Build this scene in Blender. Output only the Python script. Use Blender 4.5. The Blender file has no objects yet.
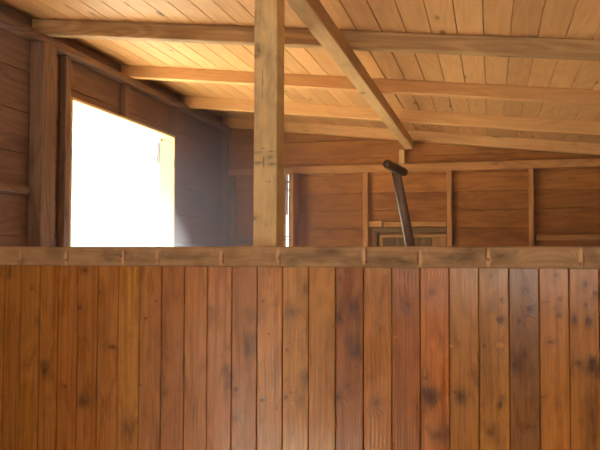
import bpy, math, random
from mathutils import Vector, Matrix, noise
random.seed(7)
col = bpy.context.scene.collection
scene = bpy.context.scene
EYE = 1.45                       # eye height above the floor
# ---------------------------------------------------------------- camera
F = 750.0
YA, PI_, RO = math.radians(14.3), math.radians(2.35), math.radians(0.15)
CY, SY, CP, SP, CR, SR = math.cos(YA), math.sin(YA), math.cos(PI_), math.sin(PI_), math.cos(RO), math.sin(RO)
def ray(px, py):
    x, y = (px-300)/F, (py-225)/F
    x2, y2 = x*CR+y*SR, -x*SR+y*CR
    yl, zl = y2*CP-SP, y2*SP+CP
    return Vector((x2*CY-zl*SY, x2*SY+zl*CY, -yl))
def X_at(px, Y, py=240): r = ray(px, py); return r.x*Y/r.y        # room position of what the photo shows
def Z_at(px, py, Y): r = ray(px, py); return EYE + r.z*Y/r.y
def YZ_left(px, py, X): r = ray(px, py); return r.y*X/r.x, EYE + r.z*X/r.x
cam = bpy.data.cameras.new('camera'); co = bpy.data.objects.new('camera', cam); col.objects.link(co)
cam.sensor_width = 36; cam.lens = F*36/600; cam.clip_start = .05
fwd = ray(300, 225).normalized(); rt = (ray(301, 225)-ray(300, 225)).normalized(); up = rt.cross(fwd)
m = Matrix((rt, up, -fwd)).transposed().to_4x4(); m.translation = (0, 0, EYE)
co.matrix_world = m
scene.camera = co
# ---------------------------------------------------------------- node helpers
class NT:
    def __init__(s, name):
        s.m = bpy.data.materials.new(name); s.m.use_nodes = True; s.t = s.m.node_tree; s.t.nodes.clear()
        s.out = s.n('ShaderNodeOutputMaterial'); s.b = s.n('ShaderNodeBsdfPrincipled')
        s.l(s.b.outputs[0], s.out.inputs[0])
    def n(s, k, **kw):
        o = s.t.nodes.new(k)
        for a, v in kw.items(): setattr(o, a, v)
        return o
    def l(s, a, b): s.t.links.new(a, b)
    def val(s, sock, v):
        if hasattr(v, 'links'): s.l(v, sock)
        elif v is not None: sock.default_value = v
    def math(s, op, a, b=None, c=None, clamp=False):
        o = s.n('ShaderNodeMath', operation=op, use_clamp=clamp)
        for i, v in enumerate((a, b, c)):
            if v is not None: s.val(o.inputs[i], v)
        return o.outputs[0]
    def vmul(s, a, v):
        o = s.n('ShaderNodeVectorMath', operation='MULTIPLY'); s.l(a, o.inputs[0]); o.inputs[1].default_value = v
        return o.outputs[0]
    def noise(s, vec, scale, detail=2, rough=.5, dist=0):
        o = s.n('ShaderNodeTexNoise'); s.l(vec, o.inputs['Vector'])
        o.inputs['Scale'].default_value = scale; o.inputs['Detail'].default_value = detail
        o.inputs['Roughness'].default_value = rough; o.inputs['Distortion'].default_value = dist
        return o.outputs['Fac']
    def mix(s, f, a, b, mode='MIX'):
        o = s.n('ShaderNodeMix', data_type='RGBA', blend_type=mode)
        s.val(o.inputs[0], f)
        s.val(o.inputs[6], a if not isinstance(a, tuple) else (*a[:3], 1)); s.val(o.inputs[7], b if not isinstance(b, tuple) else (*b[:3], 1))
        return o.outputs[2]
    def ramp(s, f, a, b, lo=0., hi=1.):
        o = s.n('ShaderNodeMapRange'); s.val(o.inputs[0], f)
        o.inputs[1].default_value = a; o.inputs[2].default_value = b; o.inputs[3].default_value = lo; o.inputs[4].default_value = hi
        return o.outputs[0]
    def attr(s, name, out='Fac'): return s.n('ShaderNodeAttribute', attribute_name=name).outputs[out]
def lin(r, g, b):
    f = lambda c: ((c/255+.055)/1.055)**2.4 if c > 10 else c/255/12.92
    return (f(r), f(g), f(b))
def wood(name, base, dark, grain=.4, ring=.35, stain=0., staincol=(.12, .09, .07), rough=.6, knots=.6, tint=.25, bump=.15, spec=.35):
    t = NT(name); w = t.attr('wc', 'Vector'); rnd = t.attr('rnd')
    g = t.noise(t.vmul(w, (2.2, 90, 90)), 1, 3, .6)
    low = t.noise(t.vmul(w, (1.3, 9, 9)), 1, 2, .45, .4)
    band = t.math('MULTIPLY_ADD', t.math('SINE', t.math('MULTIPLY', low, 60)), .5, .5)
    f = t.math('ADD', t.math('MULTIPLY', t.ramp(g, .3, .7), grain), t.math('MULTIPLY', band, ring), clamp=True)
    c = t.mix(f, base, dark)
    blot = t.noise(t.vmul(w, (3, 10, 10)), 1, 3, .6)
    c = t.mix(t.math('MULTIPLY', t.ramp(blot, .5, .75), stain, clamp=True), c, staincol)
    v = t.n('ShaderNodeTexVoronoi', feature='F1'); t.l(t.vmul(w, (4, 12, 12)), v.inputs['Vector']); v.inputs['Scale'].default_value = 1
    sp = t.n('ShaderNodeSeparateColor'); t.l(v.outputs['Color'], sp.inputs[0])
    on = t.math('GREATER_THAN', sp.outputs[0], .45)
    k = t.math('MULTIPLY', t.math('MULTIPLY', t.ramp(v.outputs['Distance'], .17, .07), on), knots, clamp=True)
    c = t.mix(k, c, tuple(x*.28 for x in dark))
    br = t.ramp(rnd, 0, 1, 1-tint, 1+tint*.7)
    cc = t.n('ShaderNodeCombineColor'); t.l(br, cc.inputs[0]); t.l(t.math('POWER', br, 1.15), cc.inputs[1]); t.l(t.math('POWER', br, 1.3), cc.inputs[2])
    c = t.mix(1., c, cc.outputs[0], 'MULTIPLY')
    t.l(c, t.b.inputs['Base Color']); t.b.inputs['Roughness'].default_value = rough
    t.b.inputs['Specular IOR Level'].default_value = spec
    bp = t.n('ShaderNodeBump'); bp.inputs['Strength'].default_value = bump; bp.inputs['Distance'].default_value = .002
    t.l(g, bp.inputs['Height']); t.l(bp.outputs[0], t.b.inputs['Normal'])
    return t.m
def figured(name, darkmul, rough, sheen, stcol, light, ringamt=.55, spec=.5, bump=.3, mott=.45, coat=0.):
    """wood whose growth rings, knots and stains are carried by the board itself (phi, knot, stain, tone)"""
    t = NT(name); w = t.attr('wc', 'Vector'); phi = t.attr('phi'); kn = t.attr('knot'); st = t.attr('stain'); tone = t.attr('tone', 'Color')
    wob = t.noise(t.vmul(w, (6, 40, 40)), 1, 2)
    s = t.math('MULTIPLY_ADD', t.math('SINE', t.math('MULTIPLY', t.math('ADD', phi, t.math('MULTIPLY', wob, .5)), 6.2832)), .5, .5)
    s = t.math('POWER', s, 1.6)
    g = t.noise(t.vmul(w, (5, 160, 160)), 1, 3, .65)
    big = t.noise(t.vmul(w, (2.2, 14, 14)), 1, 3, .55)
    amt = t.math('MULTIPLY', s, t.ramp(big, .3, .65, ringamt*.35, ringamt))
    dk = t.mix(1., tone, darkmul, 'MULTIPLY')
    c = t.mix(amt, tone, dk)
    c = t.mix(t.ramp(g, .35, .7, 0, .3), c, t.mix(1., tone, tuple(x*.9 for x in darkmul), 'MULTIPLY'))
    c = t.mix(t.ramp(big, .5, .3, 0, .35), c, t.mix(1., tone, light, 'MULTIPLY'))
    st1 = t.noise(t.vmul(w, (2.5, 70, 70)), 1, 2, .5)
    c = t.mix(t.ramp(st1, .48, .68, 0, mott), c, t.mix(1., tone, tuple(x*.95 for x in darkmul), 'MULTIPLY'))
    mo = t.noise(t.vmul(w, (7, 22, 22)), 1, 4, .6, .6)
    c = t.mix(t.ramp(mo, .5, .7, 0, mott), c, t.mix(1., tone, tuple(x*.85 for x in darkmul), 'MULTIPLY'))
    sg = t.noise(t.vmul(w, (14, 45, 45)), 1, 3, .6)
    c = t.mix(t.math('MULTIPLY', st, t.ramp(sg, .3, .62, .25, 1.), clamp=True), c, stcol)
    c = t.mix(t.math('MULTIPLY', t.ramp(st, 0, -1, 0, 1), .75), c, t.mix(1., tone, (1.4, 1.4, 1.3), 'MULTIPLY'))
    c = t.mix(t.ramp(kn, .3, .8, 0, .72), c, t.mix(1., tone, (.26, .2, .17), 'MULTIPLY'))
    t.l(c, t.b.inputs['Base Color'])
    cb = t.n('ShaderNodeBump'); cb.inputs['Strength'].default_value = .25; cb.inputs['Distance'].default_value = .002
    t.b.inputs['Specular IOR Level'].default_value = spec
    t.l(t.ramp(t.noise(t.vmul(w, (3, 12, 12)), 1, 2), .3, .7, rough-.06, rough+.08), t.b.inputs['Roughness'])
    t.b.inputs['Coat Weight'].default_value = coat; t.b.inputs['Coat Roughness'].default_value = .16; t.b.inputs['Coat IOR'].default_value = 1.5
    t.l(t.math('MULTIPLY', t.math('ADD', s, mo), .25), cb.inputs['Height']); t.l(cb.outputs[0], t.b.inputs['Coat Normal'])
    bp = t.n('ShaderNodeBump'); bp.inputs['Strength'].default_value = bump; bp.inputs['Distance'].default_value = .002
    t.l(t.math('ADD', t.math('MULTIPLY', s, .5), t.math('MULTIPLY', kn, -.8)), bp.inputs['Height']); t.l(bp.outputs[0], t.b.inputs['Normal'])
    return t.m
def plain(name, c, rough=.5, metal=0., var=.25):
    t = NT(name); tc = t.n('ShaderNodeTexCoord').outputs['Object']
    n = t.noise(tc, 25, 4, .6)
    t.l(t.mix(t.ramp(n, .3, .7), c, tuple(x*(1-var) for x in c)), t.b.inputs['Base Color'])
    t.b.inputs['Roughness'].default_value = rough; t.b.inputs['Metallic'].default_value = metal
    return t.m
M = {}
M['ceil'] = wood('ceiling_pine', lin(226, 178, 124), lin(196, 140, 86), .3, .25, .12, lin(150, 95, 50), .55, .8, .13)
M['rafter'] = wood('rafter_pine', lin(236, 190, 134), lin(206, 148, 94), .35, .3, .15, lin(120, 80, 50), .6, .8, .1)
M['rafter_old'] = wood('rafter_weathered_pine', lin(212, 176, 130), lin(160, 122, 84), .5, .4, .6, lin(112, 88, 66), .65, .7, .1)
M['back'] = wood('back_wall_boards', lin(188, 128, 66), lin(128, 74, 34), .3, .32, .8, lin(116, 58, 28), .6, .5, .18)
M['backdark'] = wood('back_wall_red_boards', lin(180, 116, 64), lin(128, 66, 30), .35, .5, .6, lin(90, 42, 22), .6, .5, .15)
M['stud'] = wood('stud_wood', lin(214, 160, 102), lin(166, 112, 66), .4, .35, .3, lin(110, 70, 42), .65, .5, .15)
M['left'] = wood('left_wall_boards', lin(148, 120, 110), lin(116, 92, 84), .35, .4, .4, lin(80, 56, 46), .65, .4, .15)  # base colour lifted towards purple to stand in for haze on this wall
M['dark'] = wood('dark_stained_boards', lin(104, 74, 52), lin(74, 50, 36), .35, .4, .4, lin(60, 40, 30), .6, .4, .15)
M['leftstud'] = wood('left_wall_studs', lin(160, 134, 118), lin(104, 74, 56), .4, .35, .3, lin(84, 62, 50), .65, .4, .12)  # same pale purple lift in the colour, imitating the window haze
M['jamb'] = wood('window_jamb_pine', lin(244, 226, 172), lin(234, 208, 148), .3, .3, .1, lin(170, 120, 70), .6, .6, .05)
M['grey'] = wood('weathered_grey_wood', lin(140, 112, 78), lin(98, 74, 50), .5, .4, .5, lin(70, 52, 38), .75, .4, .1, .3)
M['greylight'] = wood('weathered_light_wood', lin(190, 146, 96), lin(150, 106, 64), .5, .4, .5, lin(96, 70, 46), .7, .4, .1, .3)
M['floor'] = wood('floor_boards', lin(214, 200, 182), lin(190, 172, 150), .3, .3, .2, lin(120, 90, 60), .7, .5, .1)
M['beamside'] = wood('beam_wood', lin(232, 198, 146), lin(206, 164, 112), .35, .3, .3, lin(140, 98, 62), .6, .8, .05)
M['board'] = figured('stained_board', (.66, .56, .46), .3, .5, lin(52, 34, 30), (1.3, 1.4, 1.3), .34, .5, .2, .85, .45)
M['rail'] = figured('weathered_rail', (.68, .62, .56), .6, .3, lin(78, 62, 46), (1.15, 1.15, 1.15), .5, .3)
M['post'] = figured('post_wood', (.74, .66, .56), .55, .3, lin(122, 100, 78), (1.12, 1.12, 1.1), .3, .3, mott=.2)
M['iron'] = plain('dark_iron', (.1, .09, .085), .5, .5)
M['shaft'] = plain('tool_shaft_grey', lin(122, 100, 90), .36, 0, .3)
M['grip'] = plain('tool_grip_brown', lin(92, 72, 60), .42, 0, .4)
M['steel'] = plain('tool_steel', (.25, .25, .26), .4, .9)
M['ground'] = plain('ground_outside', lin(176, 170, 150), .9, 0, .2)
# ---------------------------------------------------------------- mesh helpers
class MB:
    def __init__(s): s.v = []; s.f = []; s.wc = []; s.r = []
    def box(s, lo, hi, axis=0, rnd=None, bev=.0025, M4=None, off=None):
        """a timber piece from lo to hi, grain along axis, edges eased"""
        lo, hi = list(lo), list(hi)
        rnd = random.random() if rnd is None else rnd
        off = off or (random.uniform(0, 50), random.uniform(0, 9), random.uniform(0, 9))
        b = min(bev, min(hi[i]-lo[i] for i in range(3))*.3)
        base = len(s.v); vid = {}
        # each corner gives three vertices, one per face normal
        for cx in (0, 1):
            for cy in (0, 1):
                for cz in (0, 1):
                    c = [hi[0] if cx else lo[0], hi[1] if cy else lo[1], hi[2] if cz else lo[2]]
                    sg = (-1 if cx else 1, -1 if cy else 1, -1 if cz else 1)
                    for ax in range(3):
                        p = [c[i]+(0 if i == ax else sg[i]*b) for i in range(3)]
                        vid[(cx, cy, cz, ax)] = len(s.v)
                        q = Vector(p)
                        a = [p[axis]] + [p[i] for i in range(3) if i != axis]
                        s.v.append(M4 @ q if M4 else q)
                        s.wc.append((a[0]+off[0], a[1]+off[1], a[2]+off[2])); s.r.append(rnd)
        V = lambda *k: vid[k]
        F_ = s.f
        for ax in range(3):
            o = [i for i in range(3) if i != ax]
            for e in (0, 1):
                k = []
                for (p, q) in ((0, 0), (1, 0), (1, 1), (0, 1)):
                    c = [0, 0, 0]; c[ax] = e; c[o[0]] = p; c[o[1]] = q
                    k.append(V(*c, ax))
                F_.append(k)
            # edges running along ax
            for p in (0, 1):
                for q in (0, 1):
                    c0 = [0, 0, 0]; c0[o[0]] = p; c0[o[1]] = q; c1 = list(c0); c1[ax] = 1
                    F_.append([V(*c0, o[0]), V(*c1, o[0]), V(*c1, o[1]), V(*c0, o[1])])
        for cx in (0, 1):
            for cy in (0, 1):
                for cz in (0, 1): F_.append([V(cx, cy, cz, 0), V(cx, cy, cz, 1), V(cx, cy, cz, 2)])
    def hexa(s, pts, axis_vec, rnd=None):
        """eight corner points (bottom 4, top 4), grain along axis_vec"""
        rnd = random.random() if rnd is None else rnd
        a = Vector(axis_vec).normalized(); u = a.orthogonal().normalized(); w = a.cross(u); o = (random.uniform(0, 50), random.uniform(0, 9), random.uniform(0, 9))
        b = len(s.v)
        for p in pts:
            p = Vector(p); s.v.append(p); s.wc.append((p.dot(a)+o[0], p.dot(u)+o[1], p.dot(w)+o[2])); s.r.append(rnd)
        s.f += [[b+i for i in q] for q in ((0, 1, 2, 3), (4, 5, 6, 7), (0, 1, 5, 4), (1, 2, 6, 5), (2, 3, 7, 6), (3, 0, 4, 7))]
    def tube(s, path, rad, seg=14, rnd=.5):
        b = len(s.v); n = len(path)
        for i, p in enumerate(path):
            p = Vector(p); d = (Vector(path[min(i+1, n-1)])-Vector(path[max(i-1, 0)])).normalized()
            u = d.orthogonal().normalized() if i == 0 else (u0-d*u0.dot(d)).normalized()
            u0 = u; w = d.cross(u); r = rad[i] if hasattr(rad, '__len__') else rad
            for k in range(seg):
                t = 2*math.pi*k/seg; q = p+(u*math.cos(t)+w*math.sin(t))*r
                s.v.append(q); s.wc.append((i*.1, math.cos(t)*r, math.sin(t)*r)); s.r.append(rnd)
        for i in range(n-1):
            for k in range(seg): s.f.append([b+i*seg+k, b+i*seg+(k+1) % seg, b+(i+1)*seg+(k+1) % seg, b+(i+1)*seg+k])
        s.f.append([b+k for k in range(seg)]); s.f.append([b+(n-1)*seg+k for k in range(seg)])
    def build(s, name, mat, parent=None, origin=(0, 0, 0), smooth=False, extra=None):
        me = bpy.data.meshes.new(name); o_ = Vector(origin)
        me.from_pydata([tuple(Vector(v)-o_) for v in s.v], [], s.f)
        a = me.attributes.new('wc', 'FLOAT_VECTOR', 'POINT'); a.data.foreach_set('vector', [x for w in s.wc for x in w])
        a = me.attributes.new('rnd', 'FLOAT', 'POINT'); a.data.foreach_set('value', s.r)
        if extra:
            for k, (ty, vals) in extra.items():
                a = me.attributes.new(k, ty, 'POINT'); a.data.foreach_set('color' if ty == 'FLOAT_COLOR' else 'value', vals)
        import bmesh
        bm = bmesh.new(); bm.from_mesh(me); bmesh.ops.recalc_face_normals(bm, faces=bm.faces); bm.to_mesh(me); bm.free()
        if smooth: me.shade_smooth()
        me.materials.append(mat)
        o = bpy.data.objects.new(name, me); col.objects.link(o)
        if parent: o.parent = parent; o.location = o_-parent.location
        else: o.location = o_
        return o
def tag(o, label, cat, group=None):
    o['label'] = label; o['category'] = cat
    if group: o['group'] = group
    return o
def struct(o): o['kind'] = 'structure'; return o
def empty(name, loc): o = bpy.data.objects.new(name, None); o.empty_display_size = .1; col.objects.link(o); o.location = loc; return o
def piece(name, lo, hi, axis, mat, label, cat, group=None, rnd=.5, bev=.003):
    mb = MB(); mb.box(lo, hi, axis, rnd, bev)
    return tag(mb.build(name, mat, None, ((lo[0]+hi[0])/2, (lo[1]+hi[1])/2, lo[2])), label, cat, group)
# ---------------------------------------------------------------- dimensions (metres, floor at z=0)
XL, XR = -1.80, 2.1                # left and right wall faces
YB, YF = 4.92, -2.3                # back wall face, front wall face behind the viewer
YP = 2.20                          # front face of the half wall's boards
XI = -1.765                        # inner face of the left wall's studs
S = -.11                           # roof fall to the right
def roof(x): return EYE + .955 + S*(x+1.77)      # underside of the ceiling boards
# ---------------------------------------------------------------- floor and ground
mb = MB()
y = YF
while y < YB+.05:
    mb.box((XL-.02, y, -.03), (XR+.02, min(y+.138, YB+.06), 0), 0, None, .002); y += .14
struct(mb.build('floor', M['floor']))
mb = MB()
mb.hexa([(-30, -30, -.4), (30, -30, -.4), (30, 30, -.4), (-30, 30, -.4), (-30, -30, -.2), (30, -30, -.2), (30, 30, -.2), (-30, 30, -.2)], (1, 0, 0))
struct(mb.build('ground', M['ground']))
# ---------------------------------------------------------------- ceiling: boards running away from the viewer
mb = MB()
_r = ray(483, 0); _t = (.955+S*1.77)/(_r.z-S*_r.x); CW = .0885
x = _r.x*_t - CW*math.ceil((_r.x*_t-XL+.25)/CW)
while x < XR+.25:
    w = CW
    x1 = x+w-.0012
    ya = YF-.3
    cuts = [ya, random.uniform(.2, 1.6), YB+.2]
    for a, b in zip(cuts[:-1], cuts[1:]):
        z0, z1 = roof(x), roof(x1)
        e = .002
        rn = random.random(); ro = (random.uniform(0, 50), random.uniform(0, 9), random.uniform(0, 9))
        base = len(mb.v)
        prof = [(x, z0+e+.001), (x+e, z0+S*e), (x1-e, z1-S*e), (x1, z1+e+.001), (x1, z1+.02), (x, z0+.02)]
        for yy in (a+.001, b-.001):
            for (px_, pz_) in prof:
                mb.v.append(Vector((px_, yy, pz_))); mb.wc.append((yy+ro[0], px_+ro[1], pz_*.3+ro[2])); mb.r.append(rn)
        n = len(prof)
        for i in range(n): j = (i+1) % n; mb.f.append([base+i, base+j, base+n+j, base+n+i])
        mb.f.append([base+i for i in range(n)]); mb.f.append([base+n+i for i in range(n)])
    x += w
# roofing felt closing the joints
zz = lambda q: roof(q)+.021
mb2 = MB()
mb2.hexa([(XL-.3, YF-.35, zz(XL-.3)), (XR+.3, YF-.35, zz(XR+.3)), (XR+.3, YB+.25, zz(XR+.3)), (XL-.3, YB+.25, zz(XL-.3)),
          (XL-.3, YF-.35, zz(XL-.3)+.02), (XR+.3, YF-.35, zz(XR+.3)+.02), (XR+.3, YB+.25, zz(XR+.3)+.02), (XL-.3, YB+.25, zz(XL-.3)+.02)], (1, 0, 0))
ceiling = struct(mb.build('ceiling', M['ceil']))
struct(mb2.build('roof_covering', M['grey'], ceiling))
# ---------------------------------------------------------------- walls
def horiz_boards(mb, along, fixed, a0, a1, ztop, holes, pitch, outward, thick=.022, z0=-.02):
    """horizontal boards; along = 'x' or 'y'; ztop(a) height limit; holes = [(a0,a1,z0,z1)]"""
    z = z0
    while True:
        zt = z+pitch-.0025
        if z > max(ztop(a0), ztop(a1)): break
        lvl = {z, zt}
        for h in holes:
            for q in (h[2], h[3]):
                if z < q < zt: lvl.add(q)
        lvl = sorted(lvl); rn = random.random(); off = (random.uniform(0, 50), random.uniform(0, 9), random.uniform(0, 9))
        for za, zb in zip(lvl[:-1], lvl[1:]):
            segs = [(a0, a1)]
            for h in holes:
                if h[2] < (za+zb)/2 < h[3]:
                    ns = []
                    for s0, s1 in segs:
                        if h[0] > s0 and h[1] < s1: ns += [(s0, h[0]), (h[1], s1)]
                        elif s0 < h[0] < s1: ns.append((s0, h[0]))
                        elif s0 < h[1] < s1: ns.append((h[1], s1))
                        else: ns.append((s0, s1))
                    segs = ns
            for s0, s1 in segs:
                t0, t1 = ztop(s0), ztop(s1)
                if za > max(t0, t1): continue
                za0, za1 = min(za, t0), min(za, t1); zb0, zb1 = min(zb, t0), min(zb, t1)
                if along == 'x':
                    # cut long boards under a sloping top into short lengths so the cut follows the slope
                    xs = [s0, s1]
                    if t0 != t1 and zb > min(t0, t1): xs = [s0+(s1-s0)*i/12 for i in range(13)]
                    for u0, u1 in zip(xs[:-1], xs[1:]):
                        q0, q1 = ztop(u0), ztop(u1)
                        if za >= min(q0, q1)-.001: continue
                        b = len(mb.v)
                        P = [(u0, fixed, za), (u1, fixed, za), (u1, fixed+thick, za), (u0, fixed+thick, za),
                             (u0, fixed, min(zb, q0)), (u1, fixed, min(zb, q1)), (u1, fixed+thick, min(zb, q1)), (u0, fixed+thick, min(zb, q0))]
                        for p in P: mb.v.append(Vector(p)); mb.wc.append((p[0]+off[0], p[2]+off[1], p[1]+off[2])); mb.r.append(rn)
                        mb.f += [[b+i for i in q] for q in ((0, 1, 2, 3), (4, 5, 6, 7), (0, 1, 5, 4), (1, 2, 6, 5), (2, 3, 7, 6), (3, 0, 4, 7))]
                else:
                    lo, hi = sorted((fixed, fixed+outward*thick))
                    if zb1-za1 > .004: mb.box((lo, s0, za1), (hi, s1, zb1), 1, rn, .0015, off=off)
        z += pitch
# back wall, with the narrow chink beside the thick stud
SLIT = (X_at(284.6, YB), X_at(288.6, YB), EYE-.35, Z_at(287, 174, YB))
mb = MB()
horiz_boards(mb, 'x', YB, XL-.02, XR, lambda a: roof(a)-.001, [SLIT], .118, 1)
wb = struct(mb.build('wall_back', M['back']))
mb = MB()     # outer cladding shut behind the boards, open at the chink
mb.box((XL-.03, YB+.023, -.05), (SLIT[0], YB+.04, EYE+.9), 0, .3); mb.box((SLIT[1], YB+.023, -.05), (XR+.03, YB+.04, roof(XR)-.02), 0, .3)
mb.box((SLIT[0], YB+.023, -.05), (SLIT[1], YB+.04, SLIT[2]), 0, .3)
mb.hexa([(SLIT[1], YB+.023, 1.0), (XR, YB+.023, 1.0), (XR, YB+.04, 1.0), (SLIT[1], YB+.04, 1.0),
         (SLIT[1], YB+.023, roof(SLIT[1])-.002), (XR, YB+.023, roof(XR)-.002), (XR, YB+.04, roof(XR)-.002), (SLIT[1], YB+.04, roof(SLIT[1])-.002)], (1, 0, 0))
mb.hexa([(SLIT[0], YB+.023, SLIT[3]), (SLIT[1], YB+.023, SLIT[3]), (SLIT[1], YB+.04, SLIT[3]), (SLIT[0], YB+.04, SLIT[3]),
         (SLIT[0], YB+.023, EYE+.9), (SLIT[1], YB+.023, EYE+.9), (SLIT[1], YB+.04, EYE+.9), (SLIT[0], YB+.04, EYE+.9)], (1, 0, 0))
struct(mb.build('cladding', M['grey'], wb))
mb = MB()     # splinters and slats that cross the chink
for py, h in ((223, .006), (236.5, .007), (239.5, .006), (205, .004), (190, .01), (182, .014), (197, .005), (212, .004)):
    z = Z_at(287, py, YB); mb.box((SLIT[0]-.005, YB+.006, z-h/2), (SLIT[1]+.003, YB+.014, z+h/2), 0, .4, .001)
mb.box((SLIT[0]+.004, YB+.024, Z_at(287, 215, YB)), (SLIT[1]-.013, YB+.03, SLIT[3]), 2, .6, .001)
struct(mb.build('splinter', M['greylight'], wb))
# left wall with the window opening
LD0, LD1 = -1.3, -.65  # unseen side opening, added to bring sun into the front room
WY0, WY1, WZ0, WZ1 = 2.905, 3.985, EYE-.42, EYE+.676
mb = MB()
horiz_boards(mb, 'y', XL, YF, YB+.02, lambda a: roof(XL)-.0005, [(WY0-.005, WY1+.005, WZ0-.005, WZ1+.005), (LD0, LD1, -.2, EYE+.6)], .165, -1, z0=-.125)
struct(mb.build('wall_left', M['left']))
mb = MB()
for a, b in (((XL-.04, YF, -.05), (XL-.023, LD0, roof(XL)+.018)), ((XL-.04, LD0, EYE+.6), (XL-.023, LD1, roof(XL)+.018)), ((XL-.04, LD1, -.05), (XL-.023, WY0-.005, roof(XL)+.018)), ((XL-.04, WY1+.005, -.05), (XL-.023, YB+.04, roof(XL)+.018)),
             ((XL-.04, WY0-.005, -.05), (XL-.023, WY1+.005, WZ0-.035)), ((XL-.04, WY0-.005, WZ1+.016), (XL-.023, WY1+.005, roof(XL)+.018))): mb.box(a, b, 1, .3)
struct(mb.build('cladding', M['grey'], bpy.data.objects['wall_left']))
mb = MB(); horiz_boards(mb, 'y', XR, YF, YB+.02, lambda a: roof(XR)-.003, [], .14, 1)
struct(mb.build('wall_right', M['dark']))
DX0, DX1, DB, DZ = -.5, 1.0, EYE-.38, EYE+.55
mb = MB(); horiz_boards(mb, 'x', YF-.022, XL-.02, XR, lambda a: roof(a)-.001, [(DX0, DX1, DB, DZ)], .14, 1)
struct(mb.build('wall_front', M['dark']))
mb = MB()
for a, b in (((DX0-.07, YF, DB-.07), (DX0, YF+.02, DZ+.07)), ((DX1, YF, DB-.07), (DX1+.07, YF+.02, DZ+.07))): mb.box(a, b, 2)
mb.box((DX0, YF, DZ), (DX1, YF+.02, DZ+.07), 0); mb.box((DX0, YF, DB-.07), (DX1, YF+.02, DB), 0)
struct(mb.build('window_2', M['stud']))
mb = MB()
for a in (LD0-.06, LD1): mb.box((XL, a, 0), (XL+.02, a+.06, EYE+.6), 2)
mb.box((XL, LD0-.06, EYE+.6), (XL+.02, LD1+.06, EYE+.66), 1)
struct(mb.build('added_door', M['stud']))  # frame of the added opening that lets sun bounce off the front floor
# ---------------------------------------------------------------- window on the left
XO = -1.857
w1 = struct(empty('window_1', (XL, (WY0+WY1)/2, WZ0)))
def wpart(name, lo, hi, axis, mat=M['jamb'], rnd=.6):
    mb = MB(); mb.box(lo, hi, axis, rnd, .002); return mb.build(name, mat, w1, lo)
jm = wpart('far_jamb', (XO, WY1, WZ0-.03), (XI+.002, WY1+.012, WZ1+.01), 2); jm.name = 'jamb'
jm2 = wpart('jamb', (XO, WY0-.012, WZ0-.03), (XI+.002, WY0, WZ1+.01), 2)
wpart('head', (XO, WY0-.012, WZ1), (XI+.002, WY1+.012, WZ1+.014), 1)
wpart('sill', (XO-.03, WY0-.012, WZ0-.03), (XI+.015, WY1+.012, WZ0), 1)
for k, (ya, yb) in enumerate(((143, 164), (227, 247))):
    za, zb = Z_at(158, yb, 3.99), Z_at(158, ya, 3.99)
    sc = 1.0
    mb = MB(); mb.box((XO-.001, WY1-.003, za), (XO+.004, WY1, zb), 2, .5, .001)
    mb.tube([(XO-.006, WY1-.006, za-.003), (XO-.006, WY1-.006, (za+zb)/2), (XO-.006, WY1-.006, zb+.003)], .0035, 10)
    hg = mb.build('hinge', M['iron'], w1, (XO, WY1, za)); hg['label'] = 'small dark iron hinge on the outer edge of the jamb'
mb = MB(); z = Z_at(161, 140, 3.985); mb.tube([(XO+.02, WY1+.001, z), (XO+.02, WY1-.012, z), (XO+.02, WY1-.02, z-.01)], .004, 8)
mb.build('catch', M['iron'], w1, (XO, WY1, z))
# ---------------------------------------------------------------- left wall framing
def lstud(y0, y1, z0, z1, label, xi=XI, rnd=.5):
    return piece('wall_stud', (XL+.0005, y0, z0), (xi, y1, z1), 2, M['leftstud'], label, 'stud', None, rnd)
LZ = EYE+.862
lstud(WY0-.055, WY0-.013, 0, LZ, 'slim brown stud forming the near edge of the bright window')
lstud(WY1+.013, WY1+.052, 0, LZ, 'brown stud on the far side of the bright window, under the left plate')
yc = YZ_left(128, 100, XI)[0]
lstud(yc-.019, yc+.019, WZ1+.016, LZ, 'short stud standing above the head of the bright window')
yc = YZ_left(226, 200, XI)[0]
piece('wall_stud', (XL+.0005, YB-.05, 0), (XI+.0, YB-.002, LZ), 2, M['leftstud'], 'corner stud on the left wall where it meets the back wall', 'stud')
ya, yb = YZ_left(41.5, 150, -1.74)[0], YZ_left(55.5, 150, -1.74)[0]
piece('corner_post', (XL+.0005, ya, 0), (-1.738, yb, LZ), 2, M['leftstud'], 'square dark post against the left wall under the nearest rafter', 'post')
piece('wall_plate', (XL+.0005, YF+.005, LZ), (-1.745, YB-.001, EYE+.895), 1, M['leftstud'], 'long plate along the top of the left wall carrying the rafter ends', 'wall plate', bev=.004)
for q0, q1 in ((YF+.01, ya-.003),):
    z = YZ_left(20, 184, XI)[1]
    piece('nailing_strip', (XL+.0005, .2, z-.03), (XL+.02, q1, z-.002), 1, M['leftstud'], 'thin horizontal batten on the left wall before the dark post', 'batten')
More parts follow.
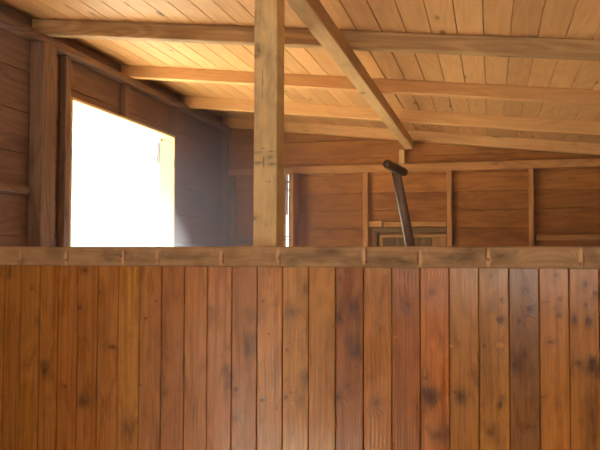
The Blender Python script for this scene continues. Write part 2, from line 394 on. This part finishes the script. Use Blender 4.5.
# ---------------------------------------------------------------- rafters
def rafter(y0, th, h, mat, label, rnd):
    mb = MB(); xa, xb = XL+.003, XR-.003
    xs = [xa, -1.2, -.5, .3, 1.2, xb]
    random.seed(int(y0*100)); mb_ = mb
    off = (random.uniform(0, 50), random.uniform(0, 9), random.uniform(0, 9)); b = .004
    prof = lambda x: [(y0+b, roof(x)-h), (y0+th-b, roof(x)-h), (y0+th, roof(x)-h+b), (y0+th, roof(x)-.0008), (y0, roof(x)-.0008), (y0, roof(x)-h+b)]
    for x in xs:
        for (yy, zz_) in prof(x): mb.v.append(Vector((x, yy, zz_))); mb.wc.append((x+off[0], yy+off[1], zz_-roof(x)+off[2])); mb.r.append(rnd)
    n = 6
    for i in range(len(xs)-1):
        for k in range(n): j = (k+1) % n; mb.f.append([i*n+k, i*n+j, (i+1)*n+j, (i+1)*n+k])
    mb.f.append(list(range(n))); mb.f.append([(len(xs)-1)*n+k for k in range(n)])
    return tag(mb.build('rafter', mat, None, ((xa+xb)/2, y0+th/2, roof(0)-h)), label, 'rafter', 'rafters under the plank ceiling')
RY = [2.642, 3.397, 4.14, 4.862]
rafter(RY[0], .05, .0595, M['rafter_old'], 'nearest rafter, grey streaked, crossing highest in the picture just behind the post', .5)
rafter(RY[1], .045, .0595, M['rafter'], 'second rafter from the front, crossing halfway down the ceiling', .45)
rafter(RY[2], .045, .068, M['rafter'], 'third rafter from the front, next before the one at the back wall', .6)
rafter(RY[3], .05, .066, M['rafter'], 'farthest rafter, set right against the back wall', .7)
# ---------------------------------------------------------------- beam under the rafters
bz0, bz1 = EYE+.695, EYE+.752
mb = MB(); mb.box((-.541, -1.5, bz0), (-.483, YB-.008-.03, bz1), 1, .6, .003)
tag(mb.build('support_beam', M['beamside'], None, (-.51, 1.7, bz0)), 'light pine beam running away from the viewer beneath the rafters', 'beam')
xq0, xq1 = X_at(399, YB-.03, 155), X_at(404, YB-.03, 155)
TP0, TP1 = Z_at(400, 171.5, YB-.035), Z_at(400, 163.6, YB-.035)
piece('strut', (xq0, YB-.036, TP1+.0005), (xq1+.004, YB-.001, bz0-.0005), 2, M['beamside'], 'short pale upright block between the beam end and the back plate', 'strut', rnd=.6)
# ---------------------------------------------------------------- back wall framing
random.seed(11)
piece('top_plate', (XL+.04, YB-.036, TP0), (.8, YB-.0005, TP1), 0, M['stud'], 'long horizontal plate across the back wall above the studs', 'wall plate', rnd=.55)
BW = 'studs of the back wall'
def bstud(pa, pb, label, depth=.036, mat='stud', rnd=.6):
    y0 = YB-depth
    return piece('wall_stud', (X_at(pa, y0), y0, 0), (X_at(pb, y0), YB-.0005, TP0-.0005), 2, M[mat], label, 'stud', BW, rnd)
bstud(228.5, 234, 'reddish stud in the far left corner of the back wall, left of the big post', rnd=.3, mat='leftstud')
bstud(289.2, 293.2, 'deep back wall stud next to the bright chink, just right of the big post', .15, rnd=.8)
bstud(362.8, 368, 'back wall stud just left of the leaning tool')
bstud(447, 452.2, 'back wall stud right of the leaning tool and the framed hatch')
bstud(529.2, 534.3, 'rightmost back wall stud in view')
XS = lambda px: X_at(px, YB-.02)
z1, z0 = Z_at(560, 234.5, YB-.03), Z_at(560, 240.3, YB-.03)
piece('wall_girt', (X_at(534.5, YB-.03)+.012, YB-.03, z0), (XR-.01, YB-.0005, z1), 0, M['stud'], 'horizontal rail low in the rightmost bay of the back wall', 'rail', rnd=.3)
z1, z0 = Z_at(240, 236, YB-.03), Z_at(240, 241, YB-.03)
piece('wall_girt', (X_at(234.5, YB-.036)+.004, YB-.03, z0), (SLIT[0]-.002, YB-.0005, z1), 0, M['leftstud'], 'horizontal rail low in the corner bay left of the big post', 'rail', rnd=.4)
z1, z0 = Z_at(375, 221, YB-.03), Z_at(375, 226.8, YB-.03)
xa = X_at(368, YB-.036)+.0015
piece('nailing_block', (xa, YB-.034, z0), (X_at(382, YB-.034), YB-.0005, z1), 0, M['stud'], 'short block nailed beside the stud above the framed hatch', 'block', rnd=.8)
piece('nailing_block', (X_at(383, YB-.02), YB-.014, Z_at(400, 227, YB-.014)), (X_at(446.3, YB-.014), YB-.0005, Z_at(400, 221.8, YB-.014)), 0, M['stud'], 'long thin lath on the back wall right of the short block, above the hatch', 'lath', rnd=.75)
# framed hatch low in the bay behind the tool
hx0, hx1 = X_at(373.5, YB-.03), X_at(446.5, YB-.03)
hz1 = Z_at(410, 227.3, YB-.03); hz0 = hz1-.75
h = empty('hatch', ((hx0+hx1)/2, YB-.01, hz0)); tag(h, 'old grey framed wooden hatch in the back wall behind the leaning tool', 'hatch')
mb = MB(); mb.box((hx0, YB-.03, hz1-.036), (hx1, YB-.001, hz1), 0, .5); mb.box((hx0, YB-.03, hz0), (hx1, YB-.001, hz0+.036), 0, .5)
mb.box((hx0, YB-.03, hz0+.036), (hx0+.026, YB-.001, hz1-.036), 2, .3); 
mb.build('outer_frame', M['grey'], h, (hx0, YB-.02, hz0))
ix0, ix1, iz1 = hx0+.040, hx1-.001, hz1-.045
mb = MB(); mb.box((ix0, YB-.02, iz1-.022), (ix1, YB-.002, iz1), 0, .9); mb.box((ix0, YB-.02, hz0+.04), (ix0+.022, YB-.002, iz1-.022), 2, .8)
mb.box((ix1-.09, YB-.02, hz0+.04), (ix1, YB-.002, iz1-.022), 2, .9)
mb.build('inner_frame', M['greylight'], h, (ix0, YB-.02, hz0))
mb = MB(); q = ix0+.022
while q < ix1-.095: mb.box((q, YB-.012, hz0+.04), (min(q+.08, ix1-.09)-.002, YB-.002, iz1-.022), 2, random.random()*.6); q += .08
mb.build('panel', M['grey'], h, (ix0, YB-.01, hz0))
# ---------------------------------------------------------------- figured timber (half wall boards, rail, post)
def field(a, c, knots, seed, freq, lowamp=2.6):
    """growth-ring phase, knot darkness and stain at length a, width c"""
    n1 = noise.noise(Vector((a*1.3, c*5+seed*7.3, seed*3.1)))
    n2 = noise.noise(Vector((a*4.5, c*9+seed*1.7, seed*5.9+20)))
    phi = c*freq + n1*lowamp + n2*.6
    kd = 0.; st = 0.; pl = 0.
    for (ka, kc, ra, rc, dk, sm) in knots:
        da, dc = a-ka, c-kc
        if abs(da) > ra*9+.04 or abs(dc) > .12: continue
        phi += 2.6*math.exp(-(da*da)/(ra*3.2)**2-(dc*dc)/(rc*2.6)**2)*(1 if dk > 0 else .6)
        wob = 1+.35*noise.noise(Vector((a*90, c*90, seed+ka*50)))
        r = math.sqrt((da/ra)**2+(dc/rc)**2)*wob
        if dk > 0: kd = max(kd, min(1, dk*1.25*math.exp(-(r*.9)**4)))
        if sm < 0:
            r2 = ((da/ra)**2+(dc/rc)**2)*wob; pl = max(pl, -sm*math.exp(-r2*r2))
        if sm > 0:
            tw = 1+.7*noise.noise(Vector((a*28, c*28, seed*2+9)))
            r2 = math.sqrt((da/(ra*2.6))**2+(dc/(rc*2.1))**2)*tw
            st = max(st, sm*math.exp(-r2*r2))
    return phi, kd, (-pl if pl > .15 else st)
class FB(MB):
    def __init__(s): super().__init__(); s.phi = []; s.kn = []; s.st = []; s.tone = []
    def put(s, p, a, c, d, knots, seed, freq, tone, off):
        s.v.append(Vector(p)); s.wc.append((a+off, c+seed*1.37, d)); s.r.append(.5)
        ph, kd, st = field(a, c, knots, seed, freq)
        s.phi.append(ph); s.kn.append(kd); s.st.append(st); s.tone += [*tone, 1]
    def finish(s, name, mat, parent, origin):
        return s.build(name, mat, parent, origin, extra={'phi': ('FLOAT', s.phi), 'knot': ('FLOAT', s.kn), 'stain': ('FLOAT', s.st), 'tone': ('FLOAT_COLOR', s.tone)})
    def board(s, prof, a_list, P, knots, seed, freq, tone, off=0, caps=True):
        """prof: closed list of (c, d); P(a,c,d)->xyz; swept along a_list"""
        b = len(s.v); n = len(prof)
        for a in a_list:
            for (c, d) in prof: s.put(P(a, c, d), a, c, d, knots, seed, freq, tone, off)
        for i in range(len(a_list)-1):
            for k in range(n): j = (k+1) % n; s.f.append([b+i*n+k, b+i*n+j, b+(i+1)*n+j, b+(i+1)*n+k])
        s.f.append([b+k for k in range(n)]); s.f.append([b+(len(a_list)-1)*n+k for k in range(n)])
# half wall
hw = empty('half_wall', (0.0, YP+.01, 0)); tag(hw, 'chest-high wall of varnished vertical boards under a weathered rail', 'half wall')
SEAM = [3.5, 20, 39, 57.5, 77, 97, 118, 139, 161, 184, 207, 231.5, 257, 282.5, 308.7, 335.5, 363.5, 391.8, 420.5, 449.5, 479, 509.5, 539.7, 569.7, 600]
TONE = [(150, 84, 42), (156, 90, 46), (160, 92, 48), (162, 88, 46), (160, 90, 48), (168, 96, 52), (190, 118, 60), (160, 92, 58), (158, 84, 50), (172, 94, 50), (176, 92, 52), (154, 78, 42),
        (182, 100, 48), (186, 114, 56), (178, 106, 52), (134, 62, 34), (178, 100, 52), (146, 70, 36), (186, 92, 42), (170, 100, 50), (180, 108, 52), (112, 66, 44), (178, 100, 46), (174, 100, 48), (138, 78, 42)]
KN = [ # px, py, half height, half width (px), darkness, stain
 (10,270,3,2,.3,.7),(32,288,3,2.5,.5,.3),(37,320,3,2,.4,.4),(85,270,2.5,3,.7,.5),(80,307,2.5,2,.8,.3),(112,347,2,5,.9,.3),(146,318,1.5,2,.8,.2),
 (84,402,4,4,.7,.9),(45,370,4,3,.7,.9),(25,365,2,2,.4,.3),(65,386,2,1.8,.8,.2),(128,428,5,4,.4,.8),(141,385,1,1.5,.9,0),(45,415,2,2,.3,.3),(50,398,2,2,.3,.2),
 (157,301,1.5,1.5,.8,.1),(263,301,1.5,1.2,.9,.1),(275,304,1.5,1.2,.8,.1),(269,334,1.2,1,.9,0),(292,312,3,4,.5,.7),(249,315,4,4,0,.6),(165,393,3,2,.5,.4),(236,389,2.5,2.5,.9,.3),
 (229,376,6,2.5,0,.8),(250,346,5,4,0,.7),(262,400,2,2.5,.8,.2),(277,408,1.5,1.5,.8,.1),(286,397,2.2,2,.8,.3),(291,392,2,1.5,.7,.2),(287,350,3,1.5,.6,.3),(235,418,3,2.5,.5,.4),(203,370,1,1,.6,0),
 (305,289,2.5,1.8,.5,.7),(340,279,2,2,.5,.4),(354,306,4,4,.4,1.),(339,315,4,2.5,.3,.9),(357,345,6,4,.3,.9),(407,305,2.5,3,.5,.4),(432,293,3,3.5,.7,.5),(346,272,1.5,1.5,.5,.2),
 (305,378,4,2,.4,.8),(302,398,2,1.5,.6,.4),(349,385,3,3,.4,.5),(339,397,3,2.5,.6,.5),(377,402,3,2.5,.7,.5),(425,378,2,3,.6,.4),(429,395,5,4.5,.6,.9),(440,434,4,3.5,.4,.9),(322,300,3,3,0,.4),
 (491,276,2,2.5,.7,.4),(501,300,2.5,2,.7,.4),(500,320,2.5,3.5,.9,.5),(484,346,2,2,.7,.3),(525,290,2,2.5,.7,.3),(529,310,2.5,3,.8,.5),(519,322,2.5,2.2,.8,.3),(556,275,2.5,2.5,.7,.4),
 (560,299,2.5,2,.7,.3),(545,302,1,4,.7,.3),(559,315,3,2.8,.7,.3),(586,284,2.5,2.2,.8,.4),(596,294,2.5,2.5,.8,.4),(586,305,2.5,2,.7,.4),(589,321,3,3,.8,.6),(574,319,3,2,.5,.8),(551,342,1.5,4,.6,.4),
 (462,396,4,4,.3,.9),(455,392,2,2.5,.6,.4),(500,405,3,2,1.,.6),(490,432,4,4,.5,.7),(515,364,4,2.5,.6,.6),(525,355,3,1.5,.5,.4),(542,397,2,2.5,.5,.3),(557,405,2,2,.4,.3),(578,363,3,3.5,.6,.7),
 (591,369,4,6,.4,1.),(531,427,1.5,4,.5,.3),(592,420,20,3,0,.6),(490,290,14,5,0,.5),(485,380,18,4,0,.4),(495,350,14,4,0,.4),(380,300,14,4,0,.3),(327,330,9,3,0,.3),(533,370,2,2,.3,.3),(79,288,19,.7,0,-1.),(78,308,1.5,1.5,.9,0),(460,285,16,2,0,0),(461,300,22,3.4,0,0),(462,290,10,1,0,-.5),(402,280,6,5,0,-.5),(385,272,3,2,0,-.5),(425,375,10,.8,0,-.5),(433,345,6,3,0,-.4),(395,337,1.6,2,0,-.9),(451,346,1.5,2,0,-.9),(525,300,14,.8,0,-.6),(500,345,3,4,0,-.3),(82,330,10,3,0,0),(83,395,10,3,0,0)]
bp_ = FB()
ZT, ZV = EYE-.0345, EYE-.72        # board tops and the lower limit of the fine part
xs = [X_at(s, YP, 350) for s in SEAM]
w0 = .071
left = [xs[0]-w0*(i+1) for i in range(2)]
left = [v for v in left if v > XL]
xs = [max(left[-1], XL+.001)] + sorted(left)[1:] + xs if left else xs
tn = [TONE[0]]*(len(xs)-len(SEAM)) + TONE
while xs[-1] < XR-.1: xs.append(xs[-1]+.082); tn.append(random.choice(TONE))
step = .0038
alist = [0.003, .2, .4, ZV] + [ZV+step*(i+1) for i in range(int((ZT-ZV)/step))] + [ZT]
DYJ = [random.uniform(-.0008, .0008) for _ in xs]
sp_kn = []
for (px, py, ra, rc, dk, sm) in KN:
    p = ray(px, py); kx, kz = p.x*YP/p.y, EYE+p.z*YP/p.y; sc = YP/F
    sp_kn.append((kx, kz, ra*sc, rc*sc, dk, sm))
for i in range(len(xs)-1):
    x0, x1 = xs[i]+.0006, xs[i+1]-.0009
    kn = [(kz, kx, ra, rc, dk, sm) for (kx, kz, ra, rc, dk, sm) in sp_kn if x0-.01 <= kx <= x1+.01]
    inview = x0 < .68
    n = 18 if inview else 6
    e = .0022
    dj = DYJ[i]
    prof = [(x0, .018), (x0, e), (x0+e*.9, 0)] + [(x0+e*.9+(x1-x0-2*e*.9)*k/n, 0) for k in range(1, n)] + [(x1-e*.9, 0), (x1, e), (x1, .018)]
    al = alist if inview else [0.003, .5, 1.0, 1.2, ZT]
    cc = (x0+x1)/2; rs = random.Random(i*13+5); fr = rs.uniform(70, 130)
    bp_.board(prof, al, lambda a, c, d, dj=dj: (c, YP+dj+d, a), kn, i*1.0+3, fr, lin(*[min(250, (v*.55+m_*.45)*k) for v, k, m_ in zip(tn[i], (1.26, 1.56, 1.5), (164, 95, 49))]), off=i*7.3)
bpo = bp_.finish('board_panel', M['board'], hw, (0, YP, 0))
mb = MB(); mb.box((XL+.002, YP+.0205, .003), (XR-.002, YP+.030, ZT-.002), 0, .2)
bk = mb.build('backing_board', M['grey'], hw, (0, YP+.026, 0)); bk['label'] = 'plain grey backing behind the varnished boards'
# top rail
RLK = [(20,.3),(66,.8),(123,1.),(157,.6),(221,.8),(278,.9),(364,1.),(420,.9),(488,1.),(581,.9)]
kn = []
sc = YP/F
for px, q in RLK:
    x = X_at(px, YP-.012); r_ = random.Random(px)
    kn.append((x, EYE-.003+r_.uniform(-.006, .006), .0062, .024, 0, -q*1.1)); kn.append((x-.0065*(1 if r_.random() > .5 else -1), EYE+r_.uniform(-.012, .012), .0028, .022, q, 0)); kn.append((x+r_.uniform(-.008, .008), EYE+r_.uniform(-.02, .0), .004, .005, .9*q, .6))
    kn.append((x+r_.choice((-.03, .03)), EYE+r_.uniform(-.015, .015), .018, .012, 0, .6*q))
for px, w in ((180, 30), (300, 34), (330, 20), (470, 14), (395, 30), (455, 20), (120, 12), (500, 12)):
    kn.append((X_at(px, YP), EYE+random.uniform(-.02, .015), w*sc*.45, .008, 0, .75))
rl = FB(); ru, rb = EYE+.0285, ZT+.0006
n = 16; b = .004
prof = [(rb, .042), (rb, b), (rb+b, 0)] + [(rb+b+(ru-rb-2*b)*k/n, 0) for k in range(1, n)] + [(ru-b, 0), (ru, b), (ru, .042)]
al = [XL+.003]+[XL+.02+.003*i for i in range(int(2.5/.003))]+[.9, 1.5, XR-.004]
rl.board(prof, al, lambda a, c, d: (a, YP-.010+d+.0012*noise.noise(Vector((a*2, 0, 3))), c-.0006-.0004*noise.noise(Vector((a*1.5, 3, 1)))), kn, 40.2, 75, lin(208, 176, 138))
rlo = rl.finish('top_rail', M['rail'], hw, (0, YP, rb)); rlo['label'] = 'grey-brown weathered square rail with pale knots'
# the post behind the rail
py0 = YP+.044
pxa, pxb = X_at(253.3, py0, 200), X_at(277, py0, 120)
pd = .083
P_ = FB(); zt = roof(pxa)-.0015
kn = []
scp = py0/F
def pk(px, py, ra, rc, dk, sm): p = ray(px, py); kn.append((EYE+p.z*py0/p.y, p.x*py0/p.y, ra*scp, rc*scp, dk, sm))
for a in ((258,50,5,3,.3,.9),(256,56,2,5,.5,.8),(271,60,3,4,.2,.7),(263,148,1.5,2,.6,.2),(258,152,1.2,5,.5,.5),(271,151,1,6,.6,.4),(270,157,2.5,4,.5,.5),(258,163,1.4,6,.6,.4),(264,162,6,.9,.9,.3),(272,164,2,5,.6,.4),
          (254,218,2,3,.8,.5),(266,181,1,1,.8,0),(270,181,1,1,.8,0),(263,86,22,.8,.8,.2),(258,20,14,4,0,.6),(272,80,20,3,0,.5),(256,100,14,3,0,.5),(257,140,6,4,0,.4),(273,130,14,3,0,.4),(266,225,1.2,1.2,.6,0),(273,200,10,2.5,0,.3)): pk(*a)
b = .003; n = 14
prof = [(pxa, pd), (pxa, b), (pxa+b, 0)] + [(pxa+b+(pxb-pxa-2*b)*k/n, 0) for k in range(1, n)] + [(pxb-b, 0), (pxb, b), (pxb, pd*.5), (pxb, pd)]
ztilt = lambda a: 0
al = [0.001, .7, 1.3]+[1.38+.0055*i for i in range(int((zt-1.38)/.0055))]+[zt]
P_.board(prof, al, lambda a, c, d: (c+.0, py0+d, a+(S*(c-pxa) if a > zt-.0001 else 0)), kn, 77.7, 85, lin(250, 226, 176))
po = P_.finish('post', M['post'], None, ((pxa+pxb)/2, py0+pd/2, 0)); tag(po, 'thick knotty upright post rising behind the rail to the ceiling', 'post')
# ---------------------------------------------------------------- T-handled tool leaning on the half wall's back
ty = 2.72
top = ray(395.5, 168); A = Vector((top.x, top.y, top.z))*(2.175/top.y); A.z += EYE
q = ray(410.3, 246); B = Vector((q.x, q.y, q.z))*(2.262/q.y); B.z += EYE
# along the shaft down to the blade near the floor
dirn = (B-A).normalized(); foot = A+dirn*((A.z-.26)/-dirn.z)
tl = empty('spade', (foot.x, foot.y, 0)); tag(tl, 'leaning garden tool with dark T grip and slim grey shaft behind the rail', 'garden tool')
mb = MB(); L = [A+dirn*((foot-A).length*i/10) for i in range(11)]
mb.tube(L, [.0138]*3+[.0150]*8, 20); mb.build('shaft', M['shaft'], tl, tuple(foot), smooth=True)
g0 = ray(385.5, 163.5); g1 = ray(405.5, 173.0)
G0 = Vector(g0)*(2.12/g0.y); G0.z += EYE; G1 = Vector(g1)*(2.21/g1.y); G1.z += EYE
mb = MB(); gp = [G0+(G1-G0)*t for t in (0, .04, .12, .3, .5, .7, .88, .96, 1)]
mb.tube(gp, [.008, .0115, .0132, .013, .0137, .013, .013, .011, .008], 20); mb.build('grip', M['grip'], tl, tuple(A), smooth=True)
mb = MB(); u = Vector((1, 0, 0)); n_ = dirn.cross(u).normalized(); c0 = foot; h_ = dirn*.23
pts = [c0-u*.08-n_*.002, c0+u*.08-n_*.002, c0+u*.08+n_*.002, c0-u*.08+n_*.002]
pt2 = [p+h_*(1) for p in pts]
pt2[0] += u*.02; pt2[3] += u*.02; pt2[1] -= u*.02; pt2[2] -= u*.02
mb.hexa(pts+pt2, dirn); mb.build('blade', M['steel'], tl, tuple(foot))
# ---------------------------------------------------------------- light
wd = bpy.data.worlds.new('sky'); scene.world = wd; wd.use_nodes = True
nt = wd.node_tree; bg = nt.nodes['Background']; bg.inputs[0].default_value = (1, .985, .96, 1); bg.inputs[1].default_value = 2.6
def portal(name, loc, rot, sx, sy):
    l = bpy.data.lights.new(name, 'AREA'); l.shape = 'RECTANGLE'; l.size = sx; l.size_y = sy; l.cycles.is_portal = True
    o = bpy.data.objects.new(name, l); col.objects.link(o); o.location = loc; o.rotation_euler = rot
R_ = math.radians
portal('portal_window', (XO-.04, (WY0+WY1)/2, (WZ0+WZ1)/2), (0, R_(-90), 0), WZ1-WZ0, WY1-WY0)
portal('portal_front', ((DX0+DX1)/2, YF-.05, (DZ+DB)/2), (R_(90), 0, 0), DX1-DX0, DZ-DB)
portal('portal_added_door', (XL-.05, (LD0+LD1)/2, (EYE+.6)/2), (0, R_(-90), 0), EYE+.6, LD1-LD0)
sun = bpy.data.lights.new('sun', 'SUN'); sun.energy = 80; sun.color = (1, .96, .9); sun.angle = R_(.6)
so = bpy.data.objects.new('sun', sun); col.objects.link(so)
so.rotation_euler = Vector((.44, -.02, -.9)).to_track_quat('-Z', 'Y').to_euler()
# ---------------------------------------------------------------- added scatter volume imitating lens glare around the window
mb = MB(); x0 = 0
HZ = True
if HZ:
    hm = bpy.data.materials.new('glare_volume'); hm.use_nodes = True; t = hm.node_tree; t.nodes.clear()
    o = t.nodes.new('ShaderNodeOutputMaterial'); v = t.nodes.new('ShaderNodeVolumeScatter');  v.inputs['Color'].default_value = (.84, .86, 1, 1)
    v.inputs['Anisotropy'].default_value = .0
    tc = t.nodes.new('ShaderNodeTexCoord'); vd = t.nodes.new('ShaderNodeVectorMath'); vd.operation = 'DISTANCE'; vd.inputs[1].default_value = (-1.5, 3.6, EYE+.3)
    t.links.new(tc.outputs['Object'], vd.inputs[0])
    mr = t.nodes.new('ShaderNodeMapRange'); mr.interpolation_type = 'SMOOTHERSTEP'; mr.inputs[1].default_value = 1.4; mr.inputs[2].default_value = .1; mr.inputs[3].default_value = .04; mr.inputs[4].default_value = .45  # denser near the window, shaping the imitated glare
    t.links.new(vd.outputs['Value'], mr.inputs[0]); t.links.new(mr.outputs[0], v.inputs['Density'])
    t.links.new(v.outputs[0], o.inputs['Volume'])
    e = .004
    YH = YP+.15
    mb.hexa([(XL+e, YH, e), (XR-e, YH, e), (XR-e, YB-e, e), (XL+e, YB-e, e), (XL+e, YH, roof(XL)-e), (XR-e, YH, roof(XR)-e), (XR-e, YB-e, roof(XR)-e), (XL+e, YB-e, roof(XL)-e)], (1, 0, 0))
    hz = mb.build('glare_haze', hm); hz['kind'] = 'stuff'; tag(hz, 'added thin haze in the back room imitating lens glare around the window', 'haze')
vs = scene.view_settings; vs.view_transform = 'Standard'; vs.look = 'None'; vs.gamma = 1; vs.use_curve_mapping = False; vs.exposure = 0.25
